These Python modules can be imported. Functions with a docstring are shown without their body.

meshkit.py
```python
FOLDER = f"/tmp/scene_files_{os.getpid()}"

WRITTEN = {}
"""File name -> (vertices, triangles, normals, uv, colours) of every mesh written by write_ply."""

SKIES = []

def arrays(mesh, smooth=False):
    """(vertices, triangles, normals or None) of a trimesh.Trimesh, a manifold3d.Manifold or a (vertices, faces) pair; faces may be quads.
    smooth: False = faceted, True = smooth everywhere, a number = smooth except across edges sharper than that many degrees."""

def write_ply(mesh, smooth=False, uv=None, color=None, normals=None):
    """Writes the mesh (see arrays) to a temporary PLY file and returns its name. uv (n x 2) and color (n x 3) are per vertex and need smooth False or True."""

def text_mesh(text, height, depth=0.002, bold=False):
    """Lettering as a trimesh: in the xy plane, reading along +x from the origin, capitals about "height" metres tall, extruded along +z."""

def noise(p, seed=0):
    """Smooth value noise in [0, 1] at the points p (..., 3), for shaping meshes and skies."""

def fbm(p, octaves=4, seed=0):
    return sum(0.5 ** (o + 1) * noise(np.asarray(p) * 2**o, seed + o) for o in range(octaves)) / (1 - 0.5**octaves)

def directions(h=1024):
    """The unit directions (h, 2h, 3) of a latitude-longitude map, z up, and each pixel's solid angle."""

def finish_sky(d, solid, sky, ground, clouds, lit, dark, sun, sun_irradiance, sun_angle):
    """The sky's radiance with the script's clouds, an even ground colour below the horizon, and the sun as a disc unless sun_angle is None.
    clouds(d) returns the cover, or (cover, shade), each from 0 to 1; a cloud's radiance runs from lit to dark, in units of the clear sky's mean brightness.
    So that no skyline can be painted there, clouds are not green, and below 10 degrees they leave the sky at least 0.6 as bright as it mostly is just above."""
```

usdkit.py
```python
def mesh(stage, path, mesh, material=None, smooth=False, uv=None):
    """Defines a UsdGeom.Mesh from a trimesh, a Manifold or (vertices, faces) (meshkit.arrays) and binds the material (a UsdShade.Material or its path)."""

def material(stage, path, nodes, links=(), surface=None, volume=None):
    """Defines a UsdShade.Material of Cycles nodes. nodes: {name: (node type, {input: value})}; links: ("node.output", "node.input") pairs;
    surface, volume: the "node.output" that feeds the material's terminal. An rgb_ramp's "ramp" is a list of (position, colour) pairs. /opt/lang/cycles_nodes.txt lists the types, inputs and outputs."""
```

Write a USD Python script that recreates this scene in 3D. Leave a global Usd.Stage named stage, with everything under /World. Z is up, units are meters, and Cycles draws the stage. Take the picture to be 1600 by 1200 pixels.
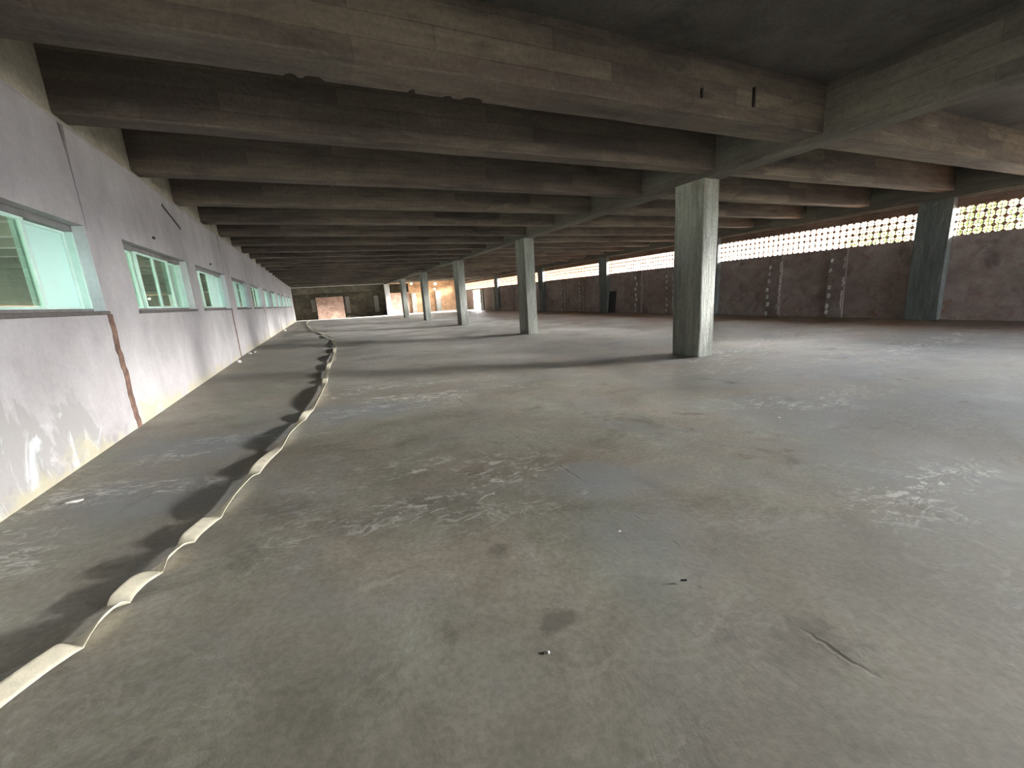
import math, random
import numpy as np
import trimesh
import usdkit
import meshkit
from shapely.geometry import Polygon, box as sbox
from shapely.ops import unary_union
from pxr import Usd, UsdGeom, UsdLux, UsdShade, Gf, Sdf, Vt

random.seed(7)
RNG = np.random.default_rng(7)
stage = Usd.Stage.CreateInMemory()
UsdGeom.SetStageUpAxis(stage, 'Z')
UsdGeom.SetStageMetersPerUnit(stage, 1.0)
UsdGeom.Xform.Define(stage, '/World')
UsdGeom.Scope.Define(stage, '/World/Looks')

# ------------------------------------------------------------------ camera, sky, light, exposure
F_PX, YAW, PITCH, ROLL = 644.07, math.radians(24.0112), math.radians(12.3351), math.radians(-3.6957)
EYE = (2.551, 0.0, 1.5)
EXPOSURE = 3.98
cam = UsdGeom.Camera.Define(stage, '/World/camera')
cam.CreateHorizontalApertureAttr(36.0)
cam.CreateVerticalApertureAttr(27.0)
cam.CreateFocalLengthAttr(F_PX * 36.0 / 1600.0)
cam.CreateClippingRangeAttr((0.05, 1000.0))
cam.CreateExposureAttr(EXPOSURE)
fw = np.array([math.sin(YAW) * math.cos(PITCH), math.cos(YAW) * math.cos(PITCH), -math.sin(PITCH)])
rt = np.array([math.cos(YAW), -math.sin(YAW), 0.0])
up = np.cross(rt, fw)
rt, up = rt * math.cos(ROLL) + up * math.sin(ROLL), -rt * math.sin(ROLL) + up * math.cos(ROLL)
cam.AddTransformOp().Set(Gf.Matrix4d(*rt, 0, *up, 0, *(-fw), 0, *EYE, 1))

# bright overcast sky, coming in through the openwork block screens, the doorway and the shaped openings
dome = UsdLux.DomeLight.Define(stage, '/World/sky')
dome.CreateIntensityAttr(1.0)
dome.CreateColorAttr(Gf.Vec3f(0.93, 0.98, 1.0))

# low hazy sun outside the right-hand screens, a little behind the viewer
SUN_AZ, SUN_EL = math.radians(17.0), math.radians(8.6)
sun = UsdLux.DistantLight.Define(stage, '/World/sun')
sun.CreateIntensityAttr(27.0)
sun.CreateAngleAttr(8.5)
sun.CreateColorAttr(Gf.Vec3f(1.0, 0.98, 0.95))
sd = np.array([math.cos(SUN_EL) * math.cos(SUN_AZ), -math.cos(SUN_EL) * math.sin(SUN_AZ), math.sin(SUN_EL)])
glow_dir = np.array([math.cos(0.21) * math.cos(SUN_AZ), -math.cos(0.21) * math.sin(SUN_AZ), math.sin(0.21)])
sx = np.cross([0, 0, 1.0], sd)
sx /= np.linalg.norm(sx)
# the bright haze around the sun
glow = UsdLux.DistantLight.Define(stage, '/World/sun_haze')
glow.CreateIntensityAttr(7.5)
glow.CreateAngleAttr(23.0)
glow.CreateColorAttr(Gf.Vec3f(1.0, 0.99, 0.97))
gx = np.cross([0, 0, 1.0], glow_dir)
gx /= np.linalg.norm(gx)
glow.AddTransformOp().Set(Gf.Matrix4d(*gx, 0, *np.cross(glow_dir, gx), 0, *glow_dir, 0, 0, 0, 0, 1))
sun.AddTransformOp().Set(Gf.Matrix4d(*sx, 0, *np.cross(sd, sx), 0, *sd, 0, 0, 0, 0, 1))

# ------------------------------------------------------------------ helpers
COUNT = {}


def numbered(parent, name):
    k = (str(parent), name)
    n = COUNT.get(k, 0)
    COUNT[k] = n + 1
    return f'{parent}/{name}' if n == 0 else f'{parent}/{name}_{n:03d}'


def path_of(parent):
    return '/World' if parent is None else str(parent.GetPath())


def tag(prim, label=None, category=None, group=None, kind=None):
    for k, v in (('label', label), ('category', category), ('group', group), ('kind', kind)):
        if v:
            prim.SetCustomDataByKey(k, v)
    return prim


def obj(name, mesh, mat, parent=None, smooth=False, **tags):
    if isinstance(mesh, list):
        mesh = trimesh.util.concatenate(mesh)
    p = numbered(path_of(parent), name)
    m = usdkit.mesh(stage, p, mesh, M[mat], smooth=smooth)
    return tag(m.GetPrim(), **tags)


def thing(name, loc=(0, 0, 0), rotz=0.0, parent=None, **tags):
    x = UsdGeom.Xform.Define(stage, numbered(path_of(parent), name))
    if any(loc):
        x.AddTranslateOp().Set(Gf.Vec3d(*[float(a) for a in loc]))
    if rotz:
        x.AddRotateZOp().Set(float(rotz))
    return tag(x.GetPrim(), **tags)


def bx(x0, x1, y0, y1, z0, z1, c=0.0):
    """box, its edges chamfered by c"""
    if c <= 0:
        m = trimesh.creation.box((x1 - x0, y1 - y0, z1 - z0))
        m.apply_translation(((x0 + x1) / 2, (y0 + y1) / 2, (z0 + z1) / 2))
        return m
    h = np.array([x1 - x0, y1 - y0, z1 - z0]) / 2
    c = min(c, h.min() * 0.6)
    pts = []
    for sx in (-1, 1):
        for sy in (-1, 1):
            for sz in (-1, 1):
                for k in range(3):
                    q = h - c
                    q[k] = h[k]
                    pts.append(q * (sx, sy, sz))
    m = trimesh.convex.convex_hull(np.array(pts))
    m.apply_translation(((x0 + x1) / 2, (y0 + y1) / 2, (z0 + z1) / 2))
    return m


def plate(poly, depth):
    """shapely polygon (s, z) as a plate: s along +y, thickness from x = 0 to x = -depth"""
    parts = [trimesh.creation.extrude_polygon(g, depth, engine='earcut') for g in getattr(poly, 'geoms', [poly])]
    m = trimesh.util.concatenate(parts)
    v = m.vertices
    m.vertices = np.stack([-v[:, 2], v[:, 0], v[:, 1]], 1)
    m.faces = m.faces[:, ::-1] if m.volume < 0 else m.faces
    return m


def prism_x(profile, xs, jit=0.0, seed=0):
    """profile (y, z) swept along x through stations xs, its edges worn by a little noise"""
    p = np.asarray(profile, float)
    n = len(p)
    v = []
    for i, x in enumerate(xs):
        q = np.column_stack([np.full(n, x), p])
        if jit:
            w = meshkit.fbm(np.column_stack([q[:, 0] * 1.7 + seed * 13.1, q[:, 1] * 3, q[:, 2] * 3]), 3, seed) - 0.5
            w2 = meshkit.fbm(np.column_stack([q[:, 0] * 1.7 + seed * 7.7, q[:, 1] * 3 + 50, q[:, 2] * 3]), 3, seed + 5) - 0.5
            q[:, 1] += w * jit * 2
            q[:, 2] += w2 * jit * 2
        v.append(q)
    v = np.vstack(v)
    f = []
    for i in range(len(xs) - 1):
        for j in range(n):
            a, b = i * n + j, i * n + (j + 1) % n
            f += [[a, b, b + n], [a, b + n, a + n]]
    for j in range(1, n - 1):
        f.append([0, j + 1, j])
        o = (len(xs) - 1) * n
        f.append([o, o + j, o + j + 1])
    m = trimesh.Trimesh(v, f, process=False)
    if m.volume < 0:
        m.faces = m.faces[:, ::-1]
    return m


def prism_z(profile, zs, jit=0.0, seed=0):
    m = prism_x([(a, b) for a, b in profile], zs, jit, seed)
    v = m.vertices.copy()
    m.vertices = np.stack([v[:, 1], v[:, 2], v[:, 0]], 1)
    return m


def rect_profile(a0, a1, b0, b1, c):
    return [(a0 + c, b0), (a1 - c, b0), (a1, b0 + c), (a1, b1 - c), (a1 - c, b1), (a0 + c, b1), (a0, b1 - c), (a0, b0 + c)]


def blob(r, center, seed=0, sub=1, squash=(1, 1, 1), rough=0.35):
    m = trimesh.creation.icosphere(sub, 1.0)
    v = m.vertices
    k = 1 + rough * (meshkit.noise(v * 1.6 + seed * 3.3, seed) - 0.5) * 2
    m.vertices = v * k[:, None] * np.array(squash) * r + np.array(center)
    return m


# ------------------------------------------------------------------ materials
M = {}


def mat(name, nodes, links, surface='p.BSDF'):
    M[name] = usdkit.material(stage, f'/World/Looks/{name}', nodes, links, surface=surface)


def ramp(*stops):
    return [(p, (c, c, c) if np.ndim(c) == 0 else c) for p, c in stops]


def concrete(name, dark, mid, light, scale=(1, 1, 1), rough=0.85, board=None, bump=0.35, fine=1.0, tint=None, stain=None, spec=0.3):
    """weathered concrete or plaster: three tones in stretched noise, optional board pattern (axis scales) and stains"""
    n = {
        'g': ('geometry', {}),
        'm': ('mapping', {'scale': scale}),
        'n1': ('noise_texture', {'scale': 0.55, 'detail': 6.0, 'roughness': 0.62}),
        'n2': ('noise_texture', {'scale': 3.1, 'detail': 8.0, 'roughness': 0.65, 'distortion': 0.4}),
        'n3': ('noise_texture', {'scale': 26.0, 'detail': 5.0, 'roughness': 0.6}),
        'mixn': ('mix_float', {'fac': 0.45}),
        'r': ('rgb_ramp', {'ramp': ramp((0.36, dark), (0.50, mid), (0.63, light))}),
        'fine': ('rgb_ramp', {'ramp': ramp((0.3, 0.82), (0.7, 1.12))}),
        'mul': ('mix_color', {'blend_type': 'multiply', 'fac': fine, 'use_clamp': False}),
        'hmul': ('math', {'math_type': 'multiply_add', 'value2': 0.4}),
        'b': ('bump', {'strength': bump, 'distance': 0.03}),
        'p': ('principled_bsdf', {'roughness': rough, 'specular_ior_level': spec}),
    }
    l = [('g.position', 'm.vector'), ('m.vector', 'n1.vector'), ('m.vector', 'n2.vector'), ('g.position', 'n3.vector'),
         ('n1.fac', 'mixn.a'), ('n2.fac', 'mixn.b'), ('mixn.result', 'r.fac'), ('n3.fac', 'fine.fac'),
         ('r.color', 'mul.a'), ('fine.color', 'mul.b'),
         ('n3.fac', 'hmul.value1'), ('n2.fac', 'hmul.value3'), ('hmul.value', 'b.height'), ('b.normal', 'p.normal')]
    last = 'mul.result'
    if board:
        n['sep'] = ('separate_xyz', {})
        n['cmb'] = ('combine_xyz', {})
        n['wob'] = ('noise_texture', {'scale': 0.8, 'detail': 2.0})
        n['brk'] = ('brick_texture', {'scale': 1.0, 'brick_width': board['w'], 'row_height': board['h'], 'mortar_size': 0.006, 'mortar_smooth': 0.4,
                                      'color1': board['c1'], 'color2': board['c2'], 'mortar': board['m'], 'offset': 0.37, 'bias': 0.0})
        n['mulb'] = ('mix_color', {'blend_type': 'multiply', 'fac': 1.0, 'use_clamp': False})
        l += [('g.position', 'sep.vector'), (f"sep.{board['u']}", 'cmb.x'), (f"sep.{board['v']}", 'cmb.y'), ('cmb.vector', 'brk.vector'),
              (last, 'mulb.a'), ('brk.color', 'mulb.b')]
        last = 'mulb.result'
    for i, s in enumerate(stain or []):
        # s: colour, noise scale vector, threshold (lo, hi), optional z range (z0, z1) fading out upward, factor
        k = f's{i}'
        n[k + 'm'] = ('mapping', {'scale': s.get('scale', (1, 1, 1)), 'location': (i * 3.7, i * 1.3, i * 2.1)})
        n[k + 'n'] = ('noise_texture', {'scale': 1.0, 'detail': 9.0, 'roughness': 0.66, 'distortion': s.get('dist', 0.6)})
        n[k + 'r'] = ('map_range', {'from_min': s['lo'], 'from_max': s['hi'], 'to_min': 0.0, 'to_max': s.get('fac', 1.0), 'clamp': True})
        n[k + 'x'] = ('mix_color', {'blend_type': 'mix', 'b': s['c']})
        l += [('g.position', k + 'm.vector'), (k + 'm.vector', k + 'n.vector')]
        src = k + 'n.fac'
        if 'z' in s:
            n[k + 's'] = ('separate_xyz', {})
            n[k + 'z'] = ('map_range', {'from_min': s['z'][0], 'from_max': s['z'][1], 'to_min': s.get('zadd', 0.3), 'to_max': -s.get('zsub', 0.3), 'clamp': True})
            n[k + 'a'] = ('math', {'math_type': 'add'})
            l += [('g.position', k + 's.vector'), (k + 's.z', k + 'z.value'), (src, k + 'a.value1'), (k + 'z.result', k + 'a.value2')]
            src = k + 'a.value'
        if 'y' in s:
            n[k + 'ys'] = ('separate_xyz', {})
            n[k + 'yz'] = ('map_range', {'from_min': s['y'][0], 'from_max': s['y'][1], 'to_min': 0.0, 'to_max': -0.25, 'clamp': True})
            n[k + 'ya'] = ('math', {'math_type': 'add'})
            l += [('g.position', k + 'ys.vector'), (k + 'ys.y', k + 'yz.value'), (src, k + 'ya.value1'), (k + 'yz.result', k + 'ya.value2')]
            src = k + 'ya.value'
        l += [(src, k + 'r.value'), (k + 'r.result', k + 'x.fac'), (last, k + 'x.a')]
        last = k + 'x.result'
    l.append((last, 'p.base_color'))
    mat(name, n, l)


def plain(name, color, rough=0.6, metallic=0.0, spec=0.5, vary=0.15, scale=9.0, bump=0.0):
    c = np.array(color)
    n = {'g': ('geometry', {}), 'n': ('noise_texture', {'scale': scale, 'detail': 5.0, 'roughness': 0.6}),
         'r': ('rgb_ramp', {'ramp': [(0.3, tuple(c * (1 - vary))), (0.7, tuple(np.minimum(c * (1 + vary), 1)))]}),
         'p': ('principled_bsdf', {'roughness': rough, 'metallic': metallic, 'specular_ior_level': spec})}
    l = [('g.position', 'n.vector'), ('n.fac', 'r.fac'), ('r.color', 'p.base_color')]
    if bump:
        n['b'] = ('bump', {'strength': bump, 'distance': 0.01})
        l += [('n.fac', 'b.height'), ('b.normal', 'p.normal')]
    mat(name, n, l)


# floor: dusty worn screed, pale scuffed crusts, grey patches, painted light and dimness, a joint crack along x = 4.1
def floor_material():
    n = {
        'g': ('geometry', {}),
        'w': ('attribute', {'attribute': 'wear_and_shade'}),
        'ws': ('separate_color', {}),
        'n1': ('noise_texture', {'scale': 0.42, 'detail': 7.0, 'roughness': 0.62, 'distortion': 0.7}),
        'n2': ('noise_texture', {'scale': 2.3, 'detail': 9.0, 'roughness': 0.68, 'distortion': 0.8}),
        'n3': ('noise_texture', {'scale': 34.0, 'detail': 6.0, 'roughness': 0.65}),
        'mx': ('mix_float', {'fac': 0.45}),
        'r': ('rgb_ramp', {'ramp': [(0.38, (0.185, 0.170, 0.140)), (0.47, (0.262, 0.243, 0.205)), (0.54, (0.310, 0.290, 0.248)), (0.63, (0.395, 0.375, 0.33))]}),
        'tn': ('noise_texture', {'scale': 0.8, 'detail': 4.0, 'roughness': 0.6, 'distortion': 1.0}),
        'tr': ('rgb_ramp', {'ramp': [(0.38, (0.96, 1.0, 0.955)), (0.5, (1.0, 0.99, 0.965)), (0.62, (1.035, 0.985, 0.95))]}),
        'tint': ('mix_color', {'blend_type': 'multiply', 'fac': 1.0, 'use_clamp': False}),
        'fine': ('rgb_ramp', {'ramp': ramp((0.38, 0.86), (0.62, 1.12))}),
        'mul': ('mix_color', {'blend_type': 'multiply', 'fac': 1.0, 'use_clamp': False}),
        # pale scuffed crusts: thin curling film edges (contours of a warped noise) and small flakes, in worn zones
        'cm': ('mapping', {'scale': (0.75, 1.35, 1.0)}),
        'c1': ('noise_texture', {'scale': 2.6, 'detail': 5.0, 'roughness': 0.62, 'distortion': 1.9}),
        'c1a': ('math', {'math_type': 'subtract', 'value2': 0.5}),
        'c1b': ('math', {'math_type': 'absolute'}),
        'c1r': ('map_range', {'from_min': 0.0, 'from_max': 0.03, 'to_min': 1.0, 'to_max': 0.0, 'clamp': True}),
        'c2': ('noise_texture', {'scale': 7.5, 'detail': 9.0, 'roughness': 0.7, 'distortion': 1.2}),
        'c2r': ('map_range', {'from_min': 0.54, 'from_max': 0.60, 'to_min': 0.0, 'to_max': 0.8, 'clamp': True}),
        'c3': ('noise_texture', {'scale': 1.4, 'detail': 3.0}),
        'c3r': ('map_range', {'from_min': 0.44, 'from_max': 0.56, 'to_min': 0.0, 'to_max': 1.0, 'clamp': True}),
        'c1k': ('map_range', {'from_min': 0.42, 'from_max': 0.56, 'to_min': 0.0, 'to_max': 0.95, 'clamp': True}),
        'c1m': ('math', {'math_type': 'multiply'}),
        'cx': ('math', {'math_type': 'maximum'}),
        'cy': ('math', {'math_type': 'multiply'}),
        'cz': ('math', {'math_type': 'multiply', 'use_clamp': True}),
        'pale': ('mix_color', {'blend_type': 'mix', 'b': (0.70, 0.69, 0.67)}),
        # brighter light on the far and middle floor, painted in as a paler tone
        'w2': ('attribute', {'attribute': 'painted_light'}),
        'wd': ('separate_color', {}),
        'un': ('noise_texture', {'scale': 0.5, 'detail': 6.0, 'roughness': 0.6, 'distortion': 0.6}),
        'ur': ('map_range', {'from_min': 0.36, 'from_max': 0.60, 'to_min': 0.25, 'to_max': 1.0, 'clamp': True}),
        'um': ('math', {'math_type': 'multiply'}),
        'painted_light': ('mix_color', {'blend_type': 'mix', 'b': (0.60, 0.585, 0.55)}),
        'near_floor_dim': ('mix_color', {'blend_type': 'mix', 'b': (0.135, 0.128, 0.105)}),  # dirtier near floor, with its dimmer light painted in too
        # dark dirt
        'dn': ('noise_texture', {'scale': 1.5, 'detail': 10.0, 'roughness': 0.7, 'distortion': 0.9}),
        'da': ('math', {'math_type': 'multiply_add', 'value2': 0.22}),
        'dr': ('map_range', {'from_min': 0.585, 'from_max': 0.72, 'to_min': 0.0, 'to_max': 0.7, 'clamp': True}),
        'dirt': ('mix_color', {'blend_type': 'mix', 'b': (0.115, 0.105, 0.085)}),
        # grey-lilac smears; the broad right-hand ones paint in dimmer, bluer light
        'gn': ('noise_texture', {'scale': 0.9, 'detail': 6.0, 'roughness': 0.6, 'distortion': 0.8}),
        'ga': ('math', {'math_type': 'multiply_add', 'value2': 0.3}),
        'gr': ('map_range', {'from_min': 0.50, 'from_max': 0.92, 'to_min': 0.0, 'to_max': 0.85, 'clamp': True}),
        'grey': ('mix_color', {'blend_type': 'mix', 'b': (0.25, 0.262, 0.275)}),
        # joint crack
        'sep': ('separate_xyz', {}),
        'wn': ('noise_texture', {'scale': 2.2, 'detail': 7.0, 'roughness': 0.75}),
        'wa': ('math', {'math_type': 'multiply_add', 'value2': 0.13, 'value3': -4.165}),
        'wx': ('math', {'math_type': 'add'}),
        'ab': ('math', {'math_type': 'absolute'}),
        'kr': ('map_range', {'from_min': 0.002, 'from_max': 0.013, 'to_min': 0.8, 'to_max': 0.0, 'clamp': True}),
        'kn': ('noise_texture', {'scale': 1.1, 'detail': 4.0, 'roughness': 0.7}),
        'kz': ('map_range', {'from_min': 0.47, 'from_max': 0.56, 'to_min': 0.0, 'to_max': 0.75, 'clamp': True}),
        'km': ('math', {'math_type': 'multiply'}),
        'crack': ('mix_color', {'blend_type': 'mix', 'b': (0.09, 0.08, 0.066)}),
        'rr': ('map_range', {'from_min': 0.38, 'from_max': 0.62, 'to_min': 0.52, 'to_max': 0.78, 'clamp': True}),
        'ha': ('math', {'math_type': 'multiply_add', 'value2': 0.25}),
        'hb': ('math', {'math_type': 'multiply_add', 'value2': 0.5}),
        'hc': ('math', {'math_type': 'multiply_add', 'value2': -1.2}),
        'b': ('bump', {'strength': 0.22, 'distance': 0.02}),
        'p': ('principled_bsdf', {'specular_ior_level': 0.4}),
    }
    l = [('g.position', f'{k}.vector') for k in ('un', 'n1', 'n2', 'n3', 'tn', 'dn', 'gn', 'sep', 'wn', 'kn', 'cm')]
    l += [('cm.vector', 'c1.vector'), ('cm.vector', 'c2.vector'), ('cm.vector', 'c3.vector'), ('w.color', 'ws.color'),
          ('n1.fac', 'mx.a'), ('n2.fac', 'mx.b'), ('mx.result', 'r.fac'), ('tn.fac', 'tr.fac'), ('r.color', 'tint.a'), ('tr.color', 'tint.b'), ('n3.fac', 'fine.fac'), ('tint.result', 'mul.a'), ('fine.color', 'mul.b'),
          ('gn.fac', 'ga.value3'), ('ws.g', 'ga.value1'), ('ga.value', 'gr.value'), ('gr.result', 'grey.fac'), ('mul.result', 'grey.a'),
          ('c1.fac', 'c1a.value1'), ('c1a.value', 'c1b.value1'), ('c1b.value', 'c1r.value'), ('c2.fac', 'c2r.value'), ('c3.fac', 'c3r.value'),
          ('c2.fac', 'c1k.value'), ('c1k.result', 'c1m.value1'), ('c1r.result', 'c1m.value2'), ('c1m.value', 'cx.value1'), ('c2r.result', 'cx.value2'), ('cx.value', 'cy.value1'), ('c3r.result', 'cy.value2'), ('cy.value', 'cz.value1'), ('ws.r', 'cz.value2'),
          ('cz.value', 'pale.fac'), ('w2.color', 'wd.color'), ('un.fac', 'ur.value'), ('ur.result', 'um.value1'), ('wd.r', 'um.value2'), ('um.value', 'painted_light.fac'), ('grey.result', 'painted_light.a'), ('wd.g', 'near_floor_dim.fac'), ('painted_light.result', 'near_floor_dim.a'), ('near_floor_dim.result', 'pale.a'),
          ('ws.b', 'da.value1'), ('dn.fac', 'da.value3'), ('da.value', 'dr.value'), ('dr.result', 'dirt.fac'), ('pale.result', 'dirt.a'),
          ('wn.fac', 'wa.value1'), ('sep.x', 'wx.value1'), ('wa.value', 'wx.value2'), ('wx.value', 'ab.value1'), ('ab.value', 'kr.value'),
          ('kn.fac', 'kz.value'), ('kr.result', 'km.value1'), ('kz.result', 'km.value2'), ('km.value', 'crack.fac'), ('dirt.result', 'crack.a'), ('crack.result', 'p.base_color'),
          ('n2.fac', 'rr.value'), ('rr.result', 'p.roughness'),
          ('n3.fac', 'ha.value1'), ('n2.fac', 'ha.value3'), ('cz.value', 'hb.value1'), ('ha.value', 'hb.value3'), ('km.value', 'hc.value1'), ('hb.value', 'hc.value3'),
          ('hc.value', 'b.height'), ('b.normal', 'p.normal')]
    mat('floor_screed', n, l)


floor_material()
BOARD_X = dict(u='x', v='z', w=1.9, h=0.19, c1=(0.78, 0.74, 0.74), c2=(1.18, 1.15, 1.06), m=(0.75, 0.72, 0.68))
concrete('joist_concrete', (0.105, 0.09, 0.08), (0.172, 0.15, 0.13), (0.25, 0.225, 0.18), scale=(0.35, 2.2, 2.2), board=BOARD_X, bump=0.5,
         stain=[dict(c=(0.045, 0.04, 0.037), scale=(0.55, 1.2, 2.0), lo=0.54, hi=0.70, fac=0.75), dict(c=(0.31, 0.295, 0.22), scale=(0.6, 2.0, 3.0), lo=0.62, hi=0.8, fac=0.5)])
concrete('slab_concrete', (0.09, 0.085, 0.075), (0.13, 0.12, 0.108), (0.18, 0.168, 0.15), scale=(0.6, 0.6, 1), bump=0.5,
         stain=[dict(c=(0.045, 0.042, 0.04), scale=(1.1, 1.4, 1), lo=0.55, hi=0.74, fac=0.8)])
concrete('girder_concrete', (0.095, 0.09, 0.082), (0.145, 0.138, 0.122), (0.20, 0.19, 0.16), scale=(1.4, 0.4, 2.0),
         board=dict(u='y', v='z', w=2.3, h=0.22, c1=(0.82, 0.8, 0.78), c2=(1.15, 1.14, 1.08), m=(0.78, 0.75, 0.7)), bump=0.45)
concrete('column_concrete', (0.22, 0.235, 0.205), (0.36, 0.375, 0.335), (0.50, 0.515, 0.465), scale=(4.5, 4.5, 0.45), bump=0.8, rough=0.82,
         stain=[dict(c=(0.16, 0.165, 0.14), scale=(6.5, 6.5, 0.7), lo=0.56, hi=0.72, fac=0.75),
                dict(c=(0.24, 0.17, 0.145), scale=(3.0, 3.0, 1.5), lo=0.60, hi=0.72, fac=0.7, z=(2.6, 3.4), zadd=-0.12, zsub=-0.06)])
concrete('pillar_concrete', (0.105, 0.12, 0.115), (0.175, 0.195, 0.19), (0.27, 0.29, 0.28), scale=(3.5, 3.5, 0.6), bump=0.7, rough=0.82,
         stain=[dict(c=(0.36, 0.38, 0.36), scale=(5, 5, 1.2), lo=0.58, hi=0.68, fac=0.6)])
concrete('left_plaster', (0.345, 0.322, 0.325), (0.425, 0.404, 0.408), (0.50, 0.488, 0.488), scale=(1, 0.8, 0.6), bump=0.08, rough=0.75, fine=0.35,
         stain=[dict(c=(0.27, 0.255, 0.235), scale=(1.0, 3.0, 0.45), lo=0.60, hi=0.76, fac=0.35),
                dict(c=(0.34, 0.325, 0.315), scale=(1.0, 0.95, 0.9), lo=0.575, hi=0.60, fac=0.85, z=(0.5, 1.45), zadd=0.14, zsub=0.12, dist=1.3, y=(4.4, 6.2)),
                dict(c=(0.60, 0.63, 0.65), scale=(1.0, 1.7, 1.1), lo=0.60, hi=0.68, fac=0.85, z=(0.5, 1.5), zadd=0.10, zsub=0.14, dist=1.8, y=(4.2, 5.8)),
                dict(c=(0.25, 0.235, 0.215), scale=(1.0, 3.0, 2.6), lo=0.63, hi=0.74, fac=0.6, z=(0.35, 1.3), zadd=0.10, zsub=0.12, dist=0.8, y=(5.5, 9.0)),
                dict(c=(0.44, 0.405, 0.285), scale=(1.0, 1.5, 1.8), lo=0.56, hi=0.70, fac=0.85, z=(0.28, 0.8), zadd=0.22, zsub=0.2, dist=1.0)])
concrete('left_beam_concrete', (0.30, 0.275, 0.21), (0.41, 0.38, 0.30), (0.50, 0.475, 0.38), scale=(1, 0.8, 1.6), bump=0.35,
         stain=[dict(c=(0.16, 0.14, 0.12), scale=(1, 2.4, 1.0), lo=0.57, hi=0.72, fac=0.6)])
concrete('right_plaster', (0.26, 0.20, 0.183), (0.385, 0.31, 0.29), (0.50, 0.425, 0.40), scale=(1, 0.9, 1.1), bump=0.5,
         stain=[dict(c=(0.34, 0.29, 0.265), scale=(1, 1.7, 1.9), lo=0.56, hi=0.66, fac=0.6), dict(c=(0.12, 0.095, 0.088), scale=(1, 1.5, 1.1), lo=0.56, hi=0.70, fac=0.6), dict(c=(0.30, 0.14, 0.09), scale=(1, 2.3, 2.2), lo=0.58, hi=0.66, fac=0.5)])
concrete('pilaster_brick', (0.22, 0.175, 0.158), (0.31, 0.255, 0.235), (0.40, 0.34, 0.32), scale=(1, 2.5, 2.5), bump=0.6)
concrete('mortar', (0.50, 0.47, 0.45), (0.62, 0.59, 0.57), (0.72, 0.70, 0.68), scale=(5, 5, 5), bump=0.4)
concrete('lintel_brick', (0.16, 0.105, 0.085), (0.25, 0.165, 0.13), (0.33, 0.225, 0.18), scale=(1, 1.5, 3), bump=0.5)
concrete('dark_concrete', (0.09, 0.08, 0.058), (0.16, 0.143, 0.105), (0.25, 0.225, 0.165), scale=(0.9, 1, 1.2), bump=0.4,
         stain=[dict(c=(0.07, 0.055, 0.045), scale=(0.6, 1, 0.9), lo=0.52, hi=0.68, fac=0.8)])
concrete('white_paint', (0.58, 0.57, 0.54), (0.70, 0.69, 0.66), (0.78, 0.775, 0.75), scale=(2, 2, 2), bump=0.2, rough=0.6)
concrete('pale_post', (0.26, 0.245, 0.22), (0.35, 0.335, 0.305), (0.44, 0.42, 0.39), scale=(3, 3, 1), bump=0.3)
concrete('reveal_paint', (0.56, 0.60, 0.61), (0.66, 0.71, 0.72), (0.74, 0.78, 0.79), scale=(3, 3, 0.8), bump=0.08, fine=0.4)
concrete('floor_kerb', (0.50, 0.50, 0.48), (0.62, 0.62, 0.60), (0.72, 0.72, 0.70), scale=(2, 2, 2), bump=0.25)


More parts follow.
